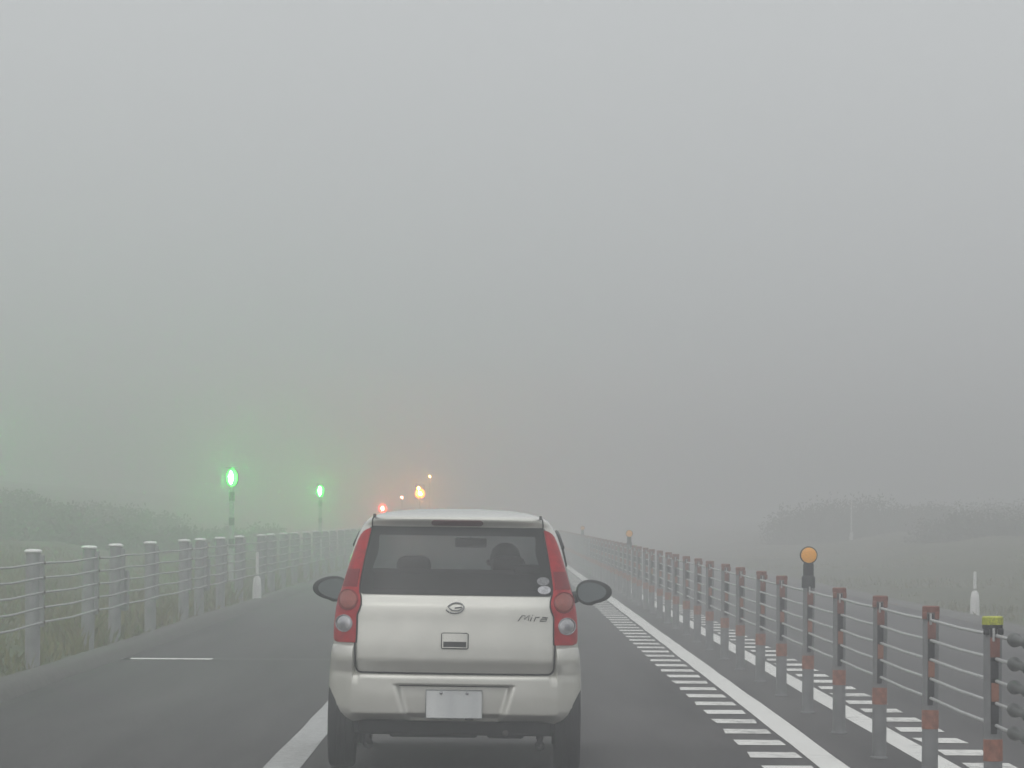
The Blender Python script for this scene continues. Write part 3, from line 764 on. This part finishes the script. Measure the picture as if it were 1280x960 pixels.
for z in zs_:
    W = fw(z)*.95; yf = ff(z); 
    for i in range(31):
        a = -1+2*i/30; V.append((a*W, yf-.30*(1-max(0, 1-abs(a*.95)**2.6)**(1/2.6))+.006, z))
for j in range(15):
    for i in range(30): q = j*31+i; F.append([q, q+1, q+32, q+31])
link('windscreen', mesh('windscreen', V, F, CGL, True), None, car)

# underbody, axle, hooks
ub = MB().box((0, 1.66, .275), (1.18, 2.9, .10), .02).build('underbody', UNDER, car)
MB().box((0, .34, .25), (1.12, .34, .09), .02).box((-.12, .33, .213), (.52, .24, .05), .02).box((.30, .31, .210), (.22, .2, .045), .02).box((.0, .235, .250), (1.20, .10, .09), .02).build('rear_valance', UNDER, car)
b = MB().tube([(-.60, .42, .235), (.60, .42, .235)], .035, 10); b.box((0, .42, .245), (.86, .09, .045), .01).build('rear_axle', UNDER, car)
for s in (-1, 1):
    b = MB().tube([(s*.50, .20, .23), (s*.505, .19, .18), (s*.495, .19, .155), (s*.475, .19, .16)], .012, 8)
    b.box((s*.50, .20, .212), (.04, .03, .05), .006); b.tube([(s*.50+.022*math.cos(q), .19, .150+.022*math.sin(q)) for q in np.linspace(0, 2*math.pi, 13)], .008, 6); b.tube([(s*.52, .24, .26), (s*.50, .30, .17)], .018, 8); b.build('tow_hook', UNDER, car, smooth=False)
b = MB().tube([(.30, .12, .222), (.30, .5, .225)], .018, 10); b.build('exhaust_pipe', mat('exhaust_steel', (.08, .075, .07), .6, .5), car, smooth=True)
MB().box((0, 1.5, .37), (1.2, 2.4, .02)).build('cabin_floor', INT, car)

# wheels
ty_prof = [(.185, -.066), (.215, -.078), (.245, -.077), (.259, -.068), (.264, -.050), (.2655, -.03), (.2605, -.029), (.2605, -.023), (.2655, -.022), (.266, -.003), (.261, -.002), (.261, .003), (.266, .004), (.2655, .022), (.2605, .023), (.2605, .029), (.2655, .03), (.264, .050), (.259, .068), (.245, .077), (.215, .078), (.185, .066)]
tyre_me = MB().lathe(ty_prof, 56, 'X').mesh('tyre', RUB, auto=30)
rim_me = MB().lathe([(.0, .052), (.05, .055), (.06, .04), (.15, .045), (.178, .066), (.186, .064), (.186, -.06), (.0, -.06)], 40, 'X').mesh('rim', mat('steel_wheel', (.35, .35, .36), .4, .6), auto=30)
for s in (-1, 1):
    for ay in (.42, 2.86):
        wh = empty('wheel'); wh.parent = car; wh.location = (s*.660, ay, .2665)
        link('tyre', tyre_me, None, wh); r_ = link('rim', rim_me, None, wh)
        if s < 0: wh.rotation_euler = (0, 0, math.pi)

# seats, steering wheel, interior mirror
SEAT = mat('seat_fabric', (.035, .035, .038), .95, var=.2, vscale=30)
def seat(x, y, name, wd, top, hr, hx=(0,)):
    g = empty(name); g.parent = car; g.location = (x, y, .38)
    MB().box((0, .27, .12), (wd, .50, .16), .05).build('cushion', SEAT, g, auto=40)
    b = MB().box((0, 0, 0), (wd, .13, top-.45), .055)
    bk = b.build('backrest', SEAT, g, auto=40, loc=(0, -.03, (top-.45)/2+.10)); bk.rotation_euler = (rad(10), 0, 0)
    for q in hx:
        h_ = MB().box((q, -.085, hr-.38-.08), (.215, .09, .17), .05).build('headrest', SEAT, g, auto=40)
        MB().tube([(q-.05, -.08, top-.40), (q-.05, -.085, hr-.48)], .007, 6).tube([(q+.05, -.08, top-.40), (q+.05, -.085, hr-.48)], .007, 6).build('headrest_stem', CHROME, h_)
seat(-.285, 1.52, 'front_seat', .46, 1.06, 1.232); seat(.295, 1.52, 'front_seat', .46, 1.06, 1.238)
seat(0, .66, 'rear_seat', 1.12, 1.14, 1.195, (.43,))
MB().box((0, 2.30, .90), (1.18, .42, .16), .05).build('dashboard', INT, car, auto=40)
st = [(.30+.18*math.cos(q), 2.06+.06*math.sin(q), .93+.17*math.sin(q)) for q in np.linspace(0, 2*math.pi, 33)]
MB().tube(st, .015, 8, False).tube([(.13, 2.06, .93), (.47, 2.06, .93)], .016, 8).tube([(.30, 2.07, .93), (.30, 2.24, .88)], .03, 8).build('steering_wheel', BLK, car, smooth=True)
im = MB().box((.055, 1.92, 1.318), (.20, .03, .062), .012).build('interior_mirror', BLK, car, auto=40); im.rotation_euler = (0, rad(0), 0)
MB().tube([(.055, 1.93, 1.35), (.05, 1.97, 1.40)], .010, 6).build('mirror_stem', BLK, im)

# ------------------------------------------------------------------ driver
def driver():
    J = {}; E = []; R = {}
    def v(n, p, r, par=None):
        J[n] = Vector(p); R[n] = r
        if par: E.append((par, n))
    x0, y0 = .285, 1.60
    v('pelvis', (x0, y0+.12, .62), .15); v('waist', (x0, y0+.08, .76), .135, 'pelvis'); v('chest', (x0, y0+.04, .94), .15, 'waist')
    v('neckb', (x0, y0+.04, 1.06), .085, 'chest'); v('neck', (x0, y0+.055, 1.11), .055, 'neckb')
    v('jaw', (x0, y0+.075, 1.16), .070, 'neck'); v('head', (x0, y0+.075, 1.225), .086, 'jaw'); v('crown', (x0, y0+.065, 1.275), .060, 'head')
    for s in (-1, 1):
        k = 'l' if s < 0 else 'r'
        v(k+'sh', (x0+s*.17, y0+.05, 1.02), .065, 'neckb'); v(k+'el', (x0+s*.23, y0+.20, .82), .047, k+'sh')
        v(k+'wr', (x0+s*.17, y0+.40, .93), .029, k+'el'); v(k+'pa', (x0+s*.165, y0+.455, .955), .033, k+'wr')
        for f in range(4):
            v(k+'f%d' % f, (x0+s*(.165+.012), y0+.485, .930+f*.020), .010, k+'pa'); v(k+'g%d' % f, (x0+s*(.19-.003*f), y0+.475, .928+f*.02), .009, k+'f%d' % f)
        v(k+'th', (x0+s*.140, y0+.455, .99), .011, k+'pa'); v(k+'tt', (x0+s*.15, y0+.478, 1.005), .009, k+'th')
        v(k+'hip', (x0+s*.09, y0+.18, .60), .095, 'pelvis'); v(k+'kn', (x0+s*.12, y0+.56, .66), .065, k+'hip'); v(k+'an', (x0+s*.10, y0+.78, .45), .042, k+'kn'); v(k+'to', (x0+s*.10, y0+.92, .43), .035, k+'an')
    names = list(J); idx = {n: i for i, n in enumerate(names)}
    me = bpy.data.meshes.new('person'); me.from_pydata([J[n] for n in names], [(idx[a], idx[b]) for a, b in E], [])
    o = bpy.data.objects.new('person', me); COL.objects.link(o)
    mo = o.modifiers.new('skin', 'SKIN'); sv = me.skin_vertices[0].data
    for n in names: sv[idx[n]].radius = (R[n], R[n])
    sv[0].use_root = True
    o.modifiers.new('sub', 'SUBSURF').levels = 1; o.modifiers['sub'].render_levels = 2
    me.materials.append(mat('dark_clothing', (.04, .042, .05), .9))
    o.matrix_world = Matrix.Translation((CARX, CARY, 0)) @ Matrix.Rotation(rad(-.45), 4, 'Z')
    tag(o, 'driver with dark hair sitting behind the wheel, a silhouette through the rear window', 'person')
    h = MB().lathe([(.0, .115), (.045, .108), (.080, .075), (.096, .02), (.094, -.03), (.082, -.07), (.06, -.085)], 20).build('hair', mat('dark_hair', (.015, .013, .012), .6), o, smooth=True)
    h.location = (x0, y0+.055, 1.205)
    f = MB().lathe([(.0, .014), (.02, .006), (.022, -.012), (.0, -.02)], 8, 'X').build('ear', mat('skin', (.42, .27, .2), .6), o, smooth=True); f.location = (x0+.10, y0+.08, 1.195)
    f2 = f.copy(); COL.objects.link(f2); f2.location = (x0-.10, y0+.08, 1.195)
    nz = MB().lathe([(.0, .03), (.010, .0), (.016, -.02), (.0, -.026)], 8).build('nose', MATS['skin'], o, smooth=True); nz.location = (x0, y0+.165, 1.19)
driver()
